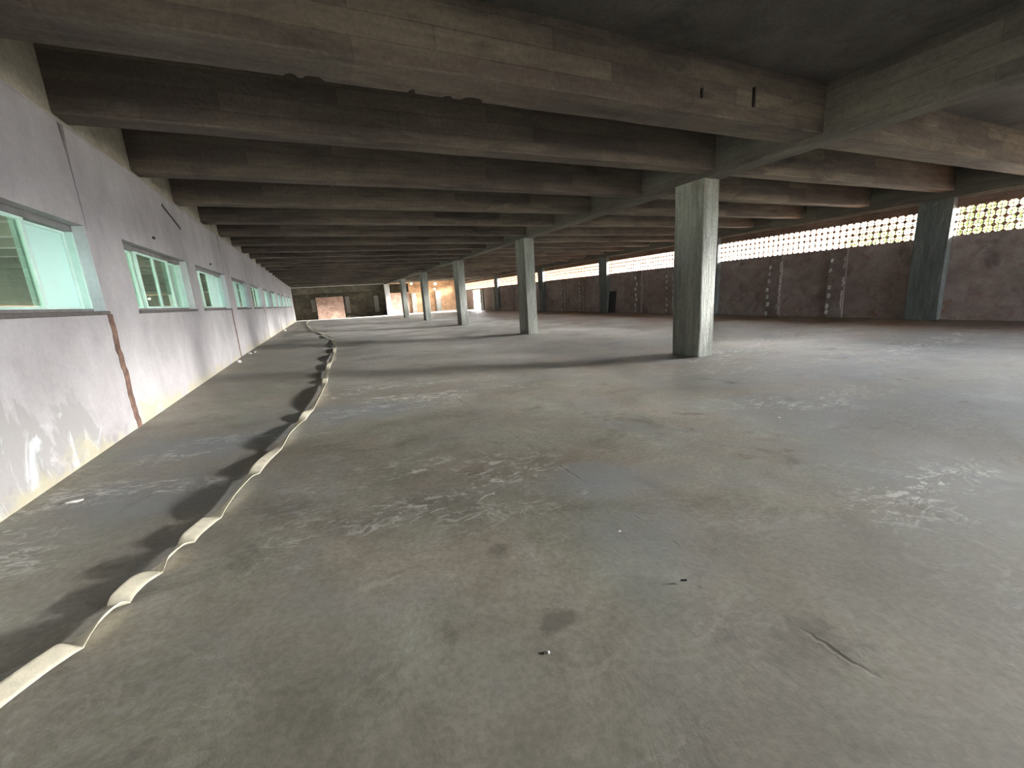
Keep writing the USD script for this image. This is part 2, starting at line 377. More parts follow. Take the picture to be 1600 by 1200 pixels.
def brick_material(name, c1, c2, mortar, bw=0.24, rh=0.085):
    n = {'g': ('geometry', {}), 'sep': ('separate_xyz', {}), 'cmb': ('combine_xyz', {}),
         'n': ('noise_texture', {'scale': 1.3, 'detail': 8.0, 'roughness': 0.65}),
         'k': ('brick_texture', {'scale': 1.0, 'brick_width': bw, 'row_height': rh, 'mortar_size': 0.009, 'mortar_smooth': 0.3, 'color1': c1, 'color2': c2, 'mortar': mortar, 'offset': 0.5}),
         'r': ('rgb_ramp', {'ramp': ramp((0.3, 0.55), (0.55, 1.0), (0.75, 1.3))}),
         'mul': ('mix_color', {'blend_type': 'multiply', 'fac': 1.0, 'use_clamp': False}),
         'b': ('bump', {'strength': 0.5, 'distance': 0.02, 'invert': True}),
         'p': ('principled_bsdf', {'roughness': 0.9, 'specular_ior_level': 0.2})}
    l = [('g.position', 'sep.vector'), ('sep.x', 'cmb.x'), ('sep.z', 'cmb.y'), ('cmb.vector', 'k.vector'), ('g.position', 'n.vector'), ('n.fac', 'r.fac'),
         ('k.color', 'mul.a'), ('r.color', 'mul.b'), ('mul.result', 'p.base_color'), ('k.fac', 'b.height'), ('b.normal', 'p.normal')]
    mat(name, n, l)


brick_material('orange_brick', (0.46, 0.235, 0.115), (0.56, 0.32, 0.18), (0.48, 0.40, 0.30))
brick_material('pink_brick', (0.50, 0.31, 0.235), (0.66, 0.45, 0.35), (0.34, 0.23, 0.17), 0.30, 0.16)
plain('terracotta', (0.30, 0.15, 0.08), rough=0.85, spec=0.25, vary=0.18, scale=7)
plain('terracotta_pale', (0.34, 0.18, 0.10), rough=0.85, spec=0.25, vary=0.18, scale=7)
plain('aluminium', (0.62, 0.86, 0.78), rough=0.42, metallic=0.0, vary=0.06)
plain('dark_track', (0.20, 0.195, 0.19), rough=0.55, vary=0.2)
plain('mint_panel', (0.62, 0.95, 0.86), rough=0.35, vary=0.03, scale=2.0)
plain('sill_stone', (0.115, 0.10, 0.095), rough=0.6, vary=0.25)
plain('black_metal', (0.02, 0.02, 0.02), rough=0.5, vary=0.3)
plain('rust', (0.16, 0.095, 0.07), rough=0.9, vary=0.5, scale=14, bump=0.5)
plain('joint_dark', (0.12, 0.085, 0.085), rough=0.9, vary=0.4, scale=8)
plain('hose_canvas', (0.60, 0.555, 0.43), rough=0.8, vary=0.12, scale=22, bump=0.25)
plain('hose_edge', (0.66, 0.63, 0.54), rough=0.8, vary=0.08, scale=22)
plain('chip_white', (0.80, 0.79, 0.76), rough=0.7, vary=0.1)
plain('chip_dark', (0.035, 0.032, 0.03), rough=0.8, vary=0.3)
plain('dark_board', (0.035, 0.034, 0.036), rough=0.7, vary=0.3)
plain('back_room', (0.46, 0.47, 0.42), rough=0.9, vary=0.2, scale=1.0)
plain('ground', (0.38, 0.33, 0.26), rough=0.95, vary=0.35, scale=1.5)
plain('bark', (0.13, 0.095, 0.07), rough=0.9, vary=0.4, scale=6, bump=0.5)
mat('pane', {'t': ('transparent_bsdf', {'color': (0.86, 0.93, 0.89)}), 'gl': ('glossy_bsdf', {'color': (0.86, 1.0, 0.93), 'roughness': 0.015}), 'f': ('layer_weight', {'blend': 0.5}), 'pw': ('math', {'math_type': 'power', 'value2': 3.0}), 'ma': ('math', {'math_type': 'multiply_add', 'value2': 0.85, 'value3': 0.05, 'use_clamp': True}), 'mx': ('mix_closure', {})},
    [('f.facing', 'pw.value1'), ('pw.value', 'ma.value1'), ('ma.value', 'mx.fac'), ('t.BSDF', 'mx.closure1'), ('gl.BSDF', 'mx.closure2')], surface='mx.closure')
mat('leaf', {'o': ('geometry', {}), 'r': ('rgb_ramp', {'ramp': [(0.0, (0.13, 0.17, 0.07)), (1.0, (0.30, 0.36, 0.17))]}), 'd': ('diffuse_bsdf', {}), 't': ('translucent_bsdf', {'color': (0.36, 0.42, 0.22)}), 'mx': ('mix_closure', {'fac': 0.45})},
    [('o.random_per_island', 'r.fac'), ('r.color', 'd.color'), ('d.BSDF', 'mx.closure1'), ('t.BSDF', 'mx.closure2')], surface='mx.closure')
mat('bulb_glow', {'e': ('emission', {'color': (1.0, 0.86, 0.58), 'strength': 3.0})}, [], surface='e.emission')

# ------------------------------------------------------------------ dimensions of the hall (metres)
Y0, Y1 = -14.0, 47.5            # hall length in view: back end behind the viewer, far end
XG = 9.40                      # left face of the middle girder and its columns
XW = 18.70                     # face of the right-hand brick wall
ZB, ZS = 3.45, 4.07            # joist soffit, slab soffit
JOINTS = [-9.5, -1.9, 5.78, 12.93, 20.6, 28.2, 35.8, 43.4]     # bay joints of the left wall
PILLARS = [-16.9, -9.35, -1.80, 5.75, 13.10, 20.80, 28.70, 37.70]   # right-hand pillars
LEAN = -0.00654                # the left wall runs slightly out of parallel


def xl(y):
    return 0.54 + LEAN * (y - 5.7)


def floor_z(x, y):
    zr = 0.31 - 0.19 * np.clip((np.asarray(y) - 14) / 34, 0, 1)
    return zr * np.clip((7.2 - np.asarray(x)) / 6.66, 0, 1.1)


# ------------------------------------------------------------------ floor
def make_floor():
    xs, ys = np.concatenate([np.arange(0.1, 5.5, 0.08), np.arange(5.5, 8, 0.2), np.arange(8, 18.9, 0.4), [18.95]]), np.concatenate([np.arange(Y0 - 0.2, 0, 0.8), np.arange(0, 4, 0.07), np.arange(4, 10, 0.2), np.arange(10, 51.2, 0.5)])
    gx, gy = np.meshgrid(xs, ys, indexing='ij')
    und = (meshkit.fbm(np.stack([gx * 0.5, gy * 0.5, gx * 0], -1), 3, 3) - 0.5) * 0.02
    gz = floor_z(gx, gy) + und * np.clip(gx - 0.8, 0, 1)
    v = np.stack([gx, gy, gz], -1).reshape(-1, 3)
    nx, ny = gx.shape
    i, j = np.meshgrid(np.arange(nx - 1), np.arange(ny - 1), indexing='ij')
    a = (i * ny + j).ravel()
    f = np.vstack([np.stack([a, a + ny, a + ny + 1], 1), np.stack([a, a + ny + 1, a + 1], 1)])
    low = v.copy()
    low[:, 2] = -0.25
    n = len(v)
    rim = [k * ny for k in range(nx)] + [(nx - 1) * ny + k for k in range(1, ny)] + [k * ny + ny - 1 for k in range(nx - 2, -1, -1)] + [k for k in range(ny - 2, 0, -1)]
    side = []
    for p, q in zip(rim, rim[1:] + rim[:1]):
        side += [[q, p, p + n], [q, p + n, q + n]]
    return trimesh.Trimesh(np.vstack([v, low]), np.vstack([f, f[:, ::-1] + n, np.array(side)]), process=False)


# worn places on the floor, some with dimmer light painted in: (x, y, radius x, radius y, strength)
CRUST = [(3.6, 6.1, 1.1, 0.9, 1.6), (3.2, 2.75, 0.85, 0.6, 1.0), (2.5, 2.2, 0.45, 0.4, 0.9), (1.25, 4.1, 0.6, 0.7, 1.0), (1.9, 4.9, 0.9, 0.7, 0.7), (2.7, 5.4, 0.6, 0.5, 0.8), (12.4, 6.5, 3.6, 1.0, 1.1), (14.0, 4.2, 3.5, 0.7, 1.0),
         (7.7, 2.95, 1.0, 0.45, 0.9), (6.1, 1.15, 0.8, 0.25, 0.9), (8.9, 5.3, 1.2, 0.7, 0.8), (4.8, 6.1, 1.0, 1.2, 0.6), (9.9, 5.8, 0.9, 0.5, 1.3), (3.9, 2.0, 0.4, 0.3, 0.5), (4.5, 10.5, 2.2, 1.6, 0.8), (8.0, 11.0, 2.6, 2.0, 0.7),
         (12, 12, 4, 2.4, 0.7), (6, 19, 5, 2.2, 0.6), (0.8, 3.3, 0.35, 0.8, 1.2), (9.6, 13.3, 0.9, 0.6, 1.0)]
SMEAR_AND_SHADE = [(4.3, 2.3, 0.4, 0.35, 1.3), (1.5, 4.7, 0.8, 0.5, 1.4), (2.8, 5.2, 0.7, 0.5, 1.2), (8.8, 1.8, 3.0, 1.2, 1.3), (13, 3.4, 5.5, 1.9, 1.5), (4.0, 1.6, 0.6, 0.5, 0.8), (1.2, 3.4, 0.5, 0.5, 0.8), (6.5, 1.0, 1.6, 0.8, 1.0), (10, 9, 5, 3, 0.6)]  # small grey smears, plus broad right-hand zones painting in dimmer bluish light
DIRT = [(3.25, 1.255, 0.10, 0.03, 2.2), (3.30, 1.24, 0.05, 0.02, 3.0), (3.2, 1.30, 0.12, 0.05, 1.0), (3.17, 1.17, 0.06, 0.03, 1.2), (3.2, 1.80, 0.06, 0.05, 0.9), (2.82, 1.32, 0.06, 0.12, 0.8), (3.85, 0.88, 0.10, 0.05, 0.9), (2.2, 1.2, 0.7, 0.5, 0.5), (4.1, 0.75, 0.5, 0.2, 0.6), (9.3, 6.3, 0.3, 0.5, 0.9), (5.5, 3.2, 0.8, 0.4, 0.5)]


def wear_shade_of(v):
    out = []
    for spots in (CRUST, SMEAR_AND_SHADE, DIRT):
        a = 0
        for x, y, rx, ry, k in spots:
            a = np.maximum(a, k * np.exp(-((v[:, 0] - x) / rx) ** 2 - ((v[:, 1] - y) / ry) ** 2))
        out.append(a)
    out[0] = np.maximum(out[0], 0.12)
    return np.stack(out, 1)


floor_mesh = make_floor()
floor_prim = obj('floor', floor_mesh, 'floor_screed', smooth=True, kind='structure', label='dusty worn grey-brown concrete floor of the hall with pale scuffs', category='floor')

UsdGeom.PrimvarsAPI(floor_prim).CreatePrimvar('wear_and_shade', Sdf.ValueTypeNames.Color3fArray, 'vertex').Set(Vt.Vec3fArray.FromNumpy(wear_shade_of(floor_mesh.vertices).astype(np.float32)))

fv = floor_mesh.vertices
far_light = 0.95 * np.clip((fv[:, 1] - 6.0) / 9.0, 0, 1) * np.clip((fv[:, 0] - 1.0) / 1.5, 0, 1) * np.clip((17.5 - fv[:, 0]) / 5.0, 0.15, 1)  # floor light growing with distance, painted into the colour
far_light = np.maximum(far_light, 0.5 * np.exp(-((fv[:, 0] - 12.5) / 4.0) ** 2 - ((fv[:, 1] - 6.2) / 1.4) ** 2))
near_dim = np.clip((2.3 - fv[:, 1] - 0.12 * fv[:, 0] + 1.2 * (meshkit.fbm(fv * 0.9, 4, 11) - 0.5)) / 1.7, 0, 1) * 0.62  # darkens the floor near the camera, part dirt, part painted light falloff
UsdGeom.PrimvarsAPI(floor_prim).CreatePrimvar('painted_light', Sdf.ValueTypeNames.Color3fArray, 'vertex').Set(Vt.Vec3fArray.FromNumpy(np.stack([far_light, near_dim, far_light], 1).astype(np.float32)))

# ------------------------------------------------------------------ ceiling: slab, girder, joists, edge beams
ceiling = thing('ceiling', kind='structure', label='dark board-marked concrete ceiling with rows of joists and a middle girder', category='ceiling')
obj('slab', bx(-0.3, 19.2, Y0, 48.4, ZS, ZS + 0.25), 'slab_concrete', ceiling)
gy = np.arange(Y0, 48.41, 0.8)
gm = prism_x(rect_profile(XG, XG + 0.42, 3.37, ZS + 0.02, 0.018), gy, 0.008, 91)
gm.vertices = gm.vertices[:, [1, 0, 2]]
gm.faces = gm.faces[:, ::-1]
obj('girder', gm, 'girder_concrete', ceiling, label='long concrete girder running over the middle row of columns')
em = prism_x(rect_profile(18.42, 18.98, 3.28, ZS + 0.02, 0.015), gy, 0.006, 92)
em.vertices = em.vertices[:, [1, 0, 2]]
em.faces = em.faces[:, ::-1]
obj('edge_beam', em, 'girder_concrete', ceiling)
JOISTS = [(-13.15, 0.3), (-11.25, 0.3), (-9.35, 0.3), (-7.45, 0.3), (-5.55, 0.3), (-3.65, 0.3), (-1.75, 0.3), (0.1, 0.3), (3.98, 0.47)] + [(5.76 + 1.9 * k, 0.30) for k in range(23)]


def joist(y, w, x0, x1, seed):
    m = prism_x(rect_profile(y, y + w, ZB, ZS + 0.02, 0.016), np.arange(x0, x1 + 0.2, (x1 - x0) / 24.0), 0.012, seed)
    return m


for k, (y, w) in enumerate(JOISTS):
    m = joist(y, w, xl(y) - 0.02, XG + 0.02, k)
    if 3.5 < y < 4.5:      # the nearest joist has a few broken spots along its lower rear edge
        import manifold3d as m3
        body = m3.Manifold(m3.Mesh(np.asarray(m.vertices, np.float32), np.asarray(m.faces, np.uint32)))
        for cx, r, sx in ((2.62, 0.035, 1.4), (2.80, 0.04, 2.0), (3.66, 0.05, 0.6), (4.28, 0.045, 2.3), (4.02, 0.03, 1.6)):
            e = m3.Manifold.sphere(1.0, 10).scale((r * sx * 1.2, r * 2.4, r * 1.4)).translate((cx, y + w, ZB + 0.01))
            body = body - e
        if body.num_tri() > 50:
            m = body
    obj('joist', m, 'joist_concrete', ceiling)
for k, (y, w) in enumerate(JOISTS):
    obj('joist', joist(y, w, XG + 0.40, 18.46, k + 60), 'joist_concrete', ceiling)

# ------------------------------------------------------------------ left wall with its windows
BAYS = list(zip(JOINTS[:-1], JOINTS[1:]))
WINDOWS = []
for a, b in BAYS:
    if a > 36:
        WINDOWS += [(a + 0.85, a + 3.4)]
        continue
    L = b - a
    WINDOWS += [(a + 0.12 * L, a + 0.12 * L + 2.75), (a + 0.59 * L, b - 0.03)]
SILL, HEAD = 1.585, 2.43
LDEG = -math.degrees(math.atan(LEAN))
wl = thing('wall_left', loc=(xl(0), 0, 0), rotz=LDEG, kind='structure', label='long pale plastered wall with a row of sliding windows', category='wall')
outer = sbox(Y0, -0.25, 47.9, 3.405)
holes = [sbox(a, SILL, b, HEAD) for a, b in WINDOWS]
grooves = [sbox(j - 0.04, 0.0, j + 0.055, SILL - 0.03) for j in JOINTS] + [Polygon([(j + 0.004, HEAD - 0.02), (j + 0.022, HEAD - 0.02), (j + 0.03, 2.95), (j + 0.055, 3.2), (j + 0.09, 3.41), (j - 0.03, 3.41), (j - 0.012, 3.2), (j + 0.0, 2.95)]) for j in JOINTS]
obj('plaster', plate(outer.difference(unary_union(holes + grooves)), 0.2), 'left_plaster', wl)
for j in JOINTS:
    # ragged rusty strip low down in the joint
    s = np.linspace(0.0, SILL - 0.03, 26)
    w = 0.004 * np.sin(s * 9 + j) + 0.006 * RNG.standard_normal(26)
    poly = Polygon([(j - 0.055 + a * 2.2, z) for a, z in zip(w, s)] + [(j + 0.065 + a * 1.8, z) for a, z in zip(w[::-1], s[::-1])]).buffer(0)
    m = plate(poly, 0.18)
    m.apply_translation((0.004, 0, 0))
    obj('joint_strip', m, 'rust', wl, label='rusty brown strip in the joint of the wall')
    obj('joint_crack', bx(-0.18, -0.02, j - 0.03, j + 0.09, HEAD, 3.40), 'joint_dark', wl)
ub = plate(sbox(Y0, 3.40, 47.9, ZS + 0.02), 0.2)
ub.apply_translation((-0.02, 0, 0))
obj('upper_beam', ub, 'left_beam_concrete', wl, label='raw yellowish concrete beam above the plaster')
obj('ledge', bx(-0.2, 0.006, Y0, 47.9, 3.385, 3.405, 0.003), 'left_plaster', wl)

FRAME_X = -0.145      # the sliding sashes stand this far back in the wall


def window(k, s0, s1, panels):
    wd = thing(f'window_{k}', loc=(xl(0), 0, 0), rotz=LDEG, kind='structure', category='window', group='sliding windows of the left wall',
               label=WLABEL[k])
    x0, x1 = FRAME_X - 0.05, FRAME_X + 0.045
    t = 0.035
    obj('frame', [bx(x0, x1, s0, s1, HEAD - 0.06, HEAD, 0.004)], 'dark_track', wd, label='grey head track')
    obj('track', bx(x0, x1, s0, s1, SILL, SILL + 0.035, 0.004), 'dark_track', wd)
    obj('jamb', bx(x0, x1, s0, s0 + t, SILL + 0.035, HEAD - 0.06, 0.003), 'aluminium', wd)
    obj('jamb', bx(x0, x1, s1 - t, s1, SILL + 0.035, HEAD - 0.06, 0.003), 'aluminium', wd)
    obj('sill', bx(-0.2, 0.02, s0 - 0.02, s1 + 0.02, SILL - 0.035, SILL + 0.004, 0.006), 'sill_stone', wd, label='dark stone sill')
    obj('reveal', bx(FRAME_X + 0.046, -0.002, s1 - 0.012, s1 + 0.004, SILL, HEAD), 'reveal_paint', wd, label='whitewashed side of the window opening')
    n = 4
    a0, a1 = s0 + t, s1 - t
    L = (a1 - a0) / n
    for i in range(n):
        front = i in (1, 2)
        xa = FRAME_X + (0.008 if front else -0.040)
        xb = xa + 0.032
        b0, b1 = a0 + i * L - (0.02 if i else 0), a0 + (i + 1) * L + (0.02 if i < n - 1 else 0)
        z0, z1 = SILL + 0.03, HEAD - 0.055
        st = 0.05
        sash = [bx(xa, xb, b0, b0 + st, z0, z1, 0.003), bx(xa, xb, b1 - st, b1, z0, z1, 0.003), bx(xa, xb, b0 + st, b1 - st, z0, z0 + 0.03, 0.003), bx(xa, xb, b0 + st, b1 - st, z1 - 0.03, z1, 0.003)]
        s = obj('sash', sash, 'aluminium', wd)
        xm = (xa + xb) / 2
        if i in panels:
            obj('panel', bx(xm - 0.004, xm + 0.004, b0 + st - 0.01, b1 - st + 0.01, z0 + 0.02, z1 - 0.02), 'mint_panel', s, label='opaque pale mint panel')
        else:
            obj('pane', bx(xm - 0.003, xm + 0.003, b0 + st - 0.01, b1 - st + 0.01, z0 + 0.02, z1 - 0.02), 'pane', s, label='green-tinted glass pane')
    obj('latch', [bx(FRAME_X - 0.01, FRAME_X + 0.035, a0 + 0.005, a0 + 0.055, 1.95, 2.0, 0.006), bx(FRAME_X + 0.03, FRAME_X + 0.05, a0 + 0.015, a0 + 0.10, 1.968, 1.984, 0.004)], 'black_metal', wd, label='small black latch')


NTH = ['', 'second', 'third', 'fourth', 'fifth', 'sixth', 'seventh', 'eighth', 'ninth', 'tenth', 'eleventh', 'twelfth', 'thirteenth']
VISIBLE = [w for w in WINDOWS if w[1] > 3]
WLABEL = {}
for k, w in enumerate(VISIBLE, 1):
    if k == 1:
        WLABEL[k] = 'nearest sliding window in the left wall, cut by the picture edge, with a mint panel'
    elif k == len(VISIBLE):
        WLABEL[k] = 'farthest small sliding window of the left wall, by the far corner'
    else:
        WLABEL[k] = f'{NTH[k]} sliding window from the near end of the left wall'
PANELS = [(3,), (), (2, 3), (1, 3), (3,), (2, 3), (1,), (2, 3), (3,), (1, 2), (3,)]
for k, w in enumerate(VISIBLE, 1):
    window(k, w[0], w[1], PANELS[(k - 1) % len(PANELS)])

# ------------------------------------------------------------------ the dim rooms behind the left windows, low wall slots added to light them
back = thing('wall_behind_windows', kind='structure', label='dim room seen through the glass of the left windows', category='room')
obj('back_wall', [bx(-6.2, -6.0, Y0, 48.5, 0, 0.75), bx(-6.2, -6.0, Y0, 48.5, 1.45, ZS), bx(-6.2, 0.15, Y0 - 0.2, Y0, 0, ZS), bx(-6.2, 0.1, 48.3, 48.5, 0, ZS), bx(-6.2, -0.25, Y0, 48.5, ZS, ZS + 0.2)]  # unseen low slots added here so daylight brightens the room
    + [bx(-6.2, -6.0, y, y + 0.4, 0, 1.45) for y in np.arange(Y0, 48, 3.2)], 'back_room', back)
obj('back_joists', [bx(-6.0, 0.33, y, y + w, ZB, ZS) for y, w in JOISTS], 'back_room', back)
obj('floor_behind_windows', bx(-6.2, 0.12, Y0, 48.5, -0.05, 0.0), 'back_room', kind='structure', label='floor of the dim room behind the left windows', category='floor')

# ------------------------------------------------------------------ right wall: brick below, block screens above, pillars
wr = thing('wall_right', kind='structure', label='dark red-brown patched brick wall under the block screens', category='wall')
spans = list(zip(PILLARS[:-1], PILLARS[1:])) + [(PILLARS[-1], 48.6)]
GZ0, GZ1 = 2.275, 3.035
DOOR = (43.3, 45.5)
for a, b in spans:
    if b > 48:      # doorway near the far corner
        obj('infill', [bx(XW, XW + 0.16, a + 0.3, DOOR[0], -0.2, GZ0), bx(XW, XW + 0.16, DOOR[1], b, -0.2, GZ0), bx(XW, XW + 0.16, DOOR[0], DOOR[1], 2.16, GZ0)], 'right_plaster', wr)
    else:
        obj('infill', bx(XW, XW + 0.16, a + 0.3, b + 0.3, -0.2, GZ0), 'right_plaster', wr)
    obj('lintel', bx(XW, XW + 0.16, a + 0.3, min(b + 0.3, 48.6), GZ1, 3.30), 'lintel_brick', wr)
    obj('trim_strip', bx(XW - 0.035, XW + 0.02, a + 0.7, b, 3.245, 3.272, 0.004), 'pale_post', wr, label='thin pale strip along the lintel')
# brick pilasters with mortar squeezed out along their far edge
for i, (a, b) in enumerate(spans):
    if i < 2 or b > 48:
        continue
    for off in (2.55, 4.75):
        y = a + off * (b - a) / 7.55 * 1.0
        p = obj('pilaster', prism_z(rect_profile(XW - 0.075, XW + 0.02, y, y + 0.53, 0.012), np.linspace(-0.05, GZ0 - 0.03, 14), 0.012, i * 3 + int(off)), 'pilaster_brick', wr)
        if 2 < y < 30:
            for q in range(7):
                if RNG.random() < 0.9:
                    obj('mortar_lump', blob(0.075, (XW - 0.075, y + 0.47 + 0.03 * RNG.standard_normal(), 0.14 + q * 0.29 + 0.03 * RNG.standard_normal()), q + i * 9, 1, (0.35, 0.65 + 0.3 * RNG.random(), 1.0 + 0.4 * RNG.random())), 'mortar', p)
            obj('mortar_line', [blob(0.05, (XW - 0.072, y + 0.05 + 0.012 * RNG.standard_normal(), 0.1 + q * 0.075), q + i * 31, 1, (0.3, 0.35 + 0.25 * RNG.random(), 1.1)) for q in range(26) if RNG.random() < 0.75], 'mortar', p, kind='stuff')


for y0, y1 in ((42.15, 42.95), (38.95, 39.75)):
    obj('door_pier', prism_z(rect_profile(XW - 0.10, XW + 0.02, y0, y1, 0.012), np.linspace(-0.05, GZ0 - 0.03, 10), 0.008, int(y0)), 'pale_post', wr)


# openwork block: a square frame with a cross of ribs, four lens-shaped holes; corners thickened
def block_mesh(w, h, d=0.055):
    rim, rib = 0.008, 0.008
    holes = []
    qw, qh = (w - 2 * rim - rib) / 2, (h - 2 * rim - rib) / 2
    for i in (0, 1):
        for j in (0, 1):
            cx, cz = rim + qw / 2 + i * (qw + rib), rim + qh / 2 + j * (qh + rib)
            hole = sbox(cx - qw / 2 + 0.013, cz - qh / 2 + 0.013, cx + qw / 2 - 0.013, cz + qh / 2 - 0.013).buffer(0.0125, quad_segs=2)
            # the corner that points away from the block's centre is cut by the thick corner star
            sx, sz = (-1 if i == 0 else 1), (-1 if j == 0 else 1)
            star = Polygon([(cx + sx * qw / 2, cz + sz * qh / 2), (cx + sx * (qw / 2 - 0.044), cz + sz * qh / 2), (cx + sx * (qw / 2 - 0.023), cz + sz * (qh / 2 - 0.023)), (cx + sx * qw / 2, cz + sz * (qh / 2 - 0.044))])
            holes.append(hole.difference(star.buffer(0)))
    m = plate(sbox(0.002, 0.002, w - 0.002, h - 0.002).difference(unary_union(holes)), d)
    return m


ROWS = 4
BH = (GZ1 - GZ0) / ROWS
for i, (a, b) in enumerate(spans):
    s0, s1 = max(a + 0.74, Y0), min(b + 0.02, 48.4)
    n = max(1, round((s1 - s0) / 0.19))
    w = (s1 - s0) / n
    names = ['openwork block screen far behind the viewer', 'openwork block screen behind the viewer', 'openwork terracotta block screen at the right picture edge with green light behind',
             'wide openwork block screen between the near right pillar and the nearest column', 'openwork block screen just left of the nearest middle column',
             'orange-lit block screen right of the second middle column, one bay farther', 'short-looking orange block screen touching the left edge of the second middle column',
             'farthest block screen, above the bright doorway near the far corner']
    sc = thing('block_screen', loc=(XW + 0.085, s0, GZ0), label=names[i], category='block screen', group='block screens of the right wall', kind='structure')
    base = block_mesh(w, BH)
    rest = []
    for r in range(ROWS):
        for c in range(n):
            m = base.copy()
            m.apply_translation((RNG.normal(0, 0.0015), c * w, r * BH))
            y = s0 + c * w
            if (i == 2 and y > 3.4) or (i == 3 and y < 13):
                obj('block', m, 'terracotta' if RNG.random() < 0.6 else 'terracotta_pale', sc)
            else:
                rest.append(m)
    if rest:
        obj('block_grid', rest, 'terracotta', sc, kind='stuff')

# right-hand pillars
PLAB = ['right-hand concrete pillar far behind the viewer', 'right-hand concrete pillar behind the viewer', 'right-hand concrete pillar outside the picture', 'wide dark concrete pillar at the right, nearest of the right wall',
        'right wall pillar hidden behind the nearest middle column', 'right wall pillar third in depth, dark board leaning beside it', 'right wall pillar just right of the second middle column',
        'farthest pillar of the right wall, short of the bright doorway']
for i, y in enumerate(PILLARS):
    if y < Y0:
        continue
    obj('pillar', prism_z(rect_profile(18.46, 18.9, y, y + 0.74, 0.014), np.linspace(-0.1, 3.32, 16), 0.01, 40 + i), 'pillar_concrete', label=PLAB[i], category='pillar', group='right-hand wall pillars', smooth=False)

# ------------------------------------------------------------------ middle row of columns
COLS = [(-9.2, 'a'), (-1.65, 'a'), (5.98, 'nearest thick square concrete column, standing out in the open floor'), (13.58, 'second square concrete column of the middle row'),
        (21.5, 'third concrete column of the middle row'), (29.7, 'fourth concrete column of the middle row, lamp glow beside it'), (37.8, 'slim-looking fifth column of the middle row, next to the white post')]
for i, (y, lab) in enumerate(COLS):
    if y < 0:
        lab = 'middle concrete column behind the viewer'
        continue
    obj('column', prism_z(rect_profile(XG, XG + 0.40, y, y + 0.72, 0.016), np.linspace(-0.08, 3.38, 22), 0.012, 20 + i), 'column_concrete', label=lab, category='column', group='middle row of concrete columns')

# ------------------------------------------------------------------ far end: dark recess on the left, brick wall on the right
wf = thing('wall_far', kind='structure', label='far end wall, dark recess on the left and orange brick on the right', category='wall')
obj('white_post', prism_z(rect_profile(9.28, 9.80, 47.3, 47.70, 0.012), np.linspace(-0.02, 3.36, 10), 0.006, 77), 'white_paint', wf, label='white-painted square post at the edge of the dark recess')
obj('recess_wall', bx(0.0, 9.45, 49.3, 49.5, -0.2, 4.2), 'dark_concrete', wf)
obj('recess_side', bx(0.0, 0.2, 47.95, 49.5, -0.2, 4.2), 'dark_concrete', wf)
obj('recess_side', bx(9.32, 9.5, 47.76, 49.5, -0.2, 4.2), 'dark_concrete', wf)
obj('recess_roof', bx(0.0, 9.5, 48.2, 49.5, 3.5, 3.7), 'dark_concrete', wf)
obj('brick_wall', [bx(9.5, 11.0, 48.3, 48.5, -0.2, 2.42), bx(11.0, 12.05, 48.3, 48.5, -0.2, 2.42), bx(9.5, 12.05, 48.3, 48.5, 3.36, 4.2)], 'pink_brick', wf, label='pinkish brick below the dark opening')
obj('brick_wall', bx(12.05, 19.0, 48.3, 48.5, -0.2, 4.2), 'orange_brick', wf, label='orange brick lit by the lamps')
obj('dark_niche', [bx(9.5, 12.05, 49.6, 49.7, 2.3, 3.5), bx(9.45, 9.5, 48.5, 49.7, 2.3, 3.5), bx(12.05, 12.1, 48.5, 49.7, 2.3, 3.5), bx(9.45, 12.1, 48.5, 49.7, 3.4, 3.5), bx(9.45, 12.1, 48.5, 49.7, 2.3, 2.4)], 'dark_concrete', wf)
for x0, x1, top in ((12.25, 12.75, 2.3), (15.02, 15.62, 2.36)):
    obj('brick_pier', prism_z(rect_profile(x0, x1, 48.12, 48.32, 0.01), np.linspace(-0.1, top, 8), 0.008, int(x0)), 'pale_post', wf)
obj('corner_pier', prism_z(rect_profile(18.2, 18.75, 47.9, 48.35, 0.01), np.linspace(-0.1, 3.4, 8), 0.006, 5), 'pale_post', wf)
obj('kerb', prism_x(rect_profile(47.35, 47.75, -0.15, 0.0, 0.01) and [(47.35, -0.2), (47.75, -0.2), (47.75, 0.075), (47.35, 0.075)], np.linspace(9.8, 18.6, 20), 0.004, 3), 'floor_kerb', wf)
km = prism_x([(47.35, -0.25), (47.75, -0.25), (47.75, 0.075), (47.35, 0.075)], np.linspace(0.2, 9.3, 24), 0.003, 4)
v = km.vertices.copy()
v[:, 2] += np.where(v[:, 2] > 0, floor_z(v[:, 0], v[:, 1]), 0)
km.vertices = v
obj('kerb', km, 'floor_kerb', wf, label='white kerb along the recess')
obj('infill_panel', bx(2.36, 5.04, 48.5, 48.75, 0.12, 2.37, 0.01), 'pink_brick', wf, label='pale pinkish square brick infill')
for x0, x1, z0, z1 in ((1.87, 2.3, 0.9, 2.2), (5.25, 5.68, 0.55, 2.33), (8.25, 8.72, 0.45, 2.24)):
    obj('recess_post', bx(x0, x1, 49.12, 49.32, z0, z1, 0.01), 'pale_post', wf)
obj('recess_beam', bx(0.2, 9.35, 48.95, 49.32, 2.75, 3.52, 0.02), 'dark_concrete', wf)
obj('recess_ledge', bx(5.2, 9.3, 48.8, 49.32, 0.10, 0.30, 0.01), 'dark_concrete', wf)
obj('lit_soffit_edge', bx(0.25, 9.3, 47.55, 47.85, 3.40, 3.47, 0.01), 'white_paint', wf, label='pale strip painted as the lit joist edge over the recess')  # white strip stands in for light on the last joist soffit
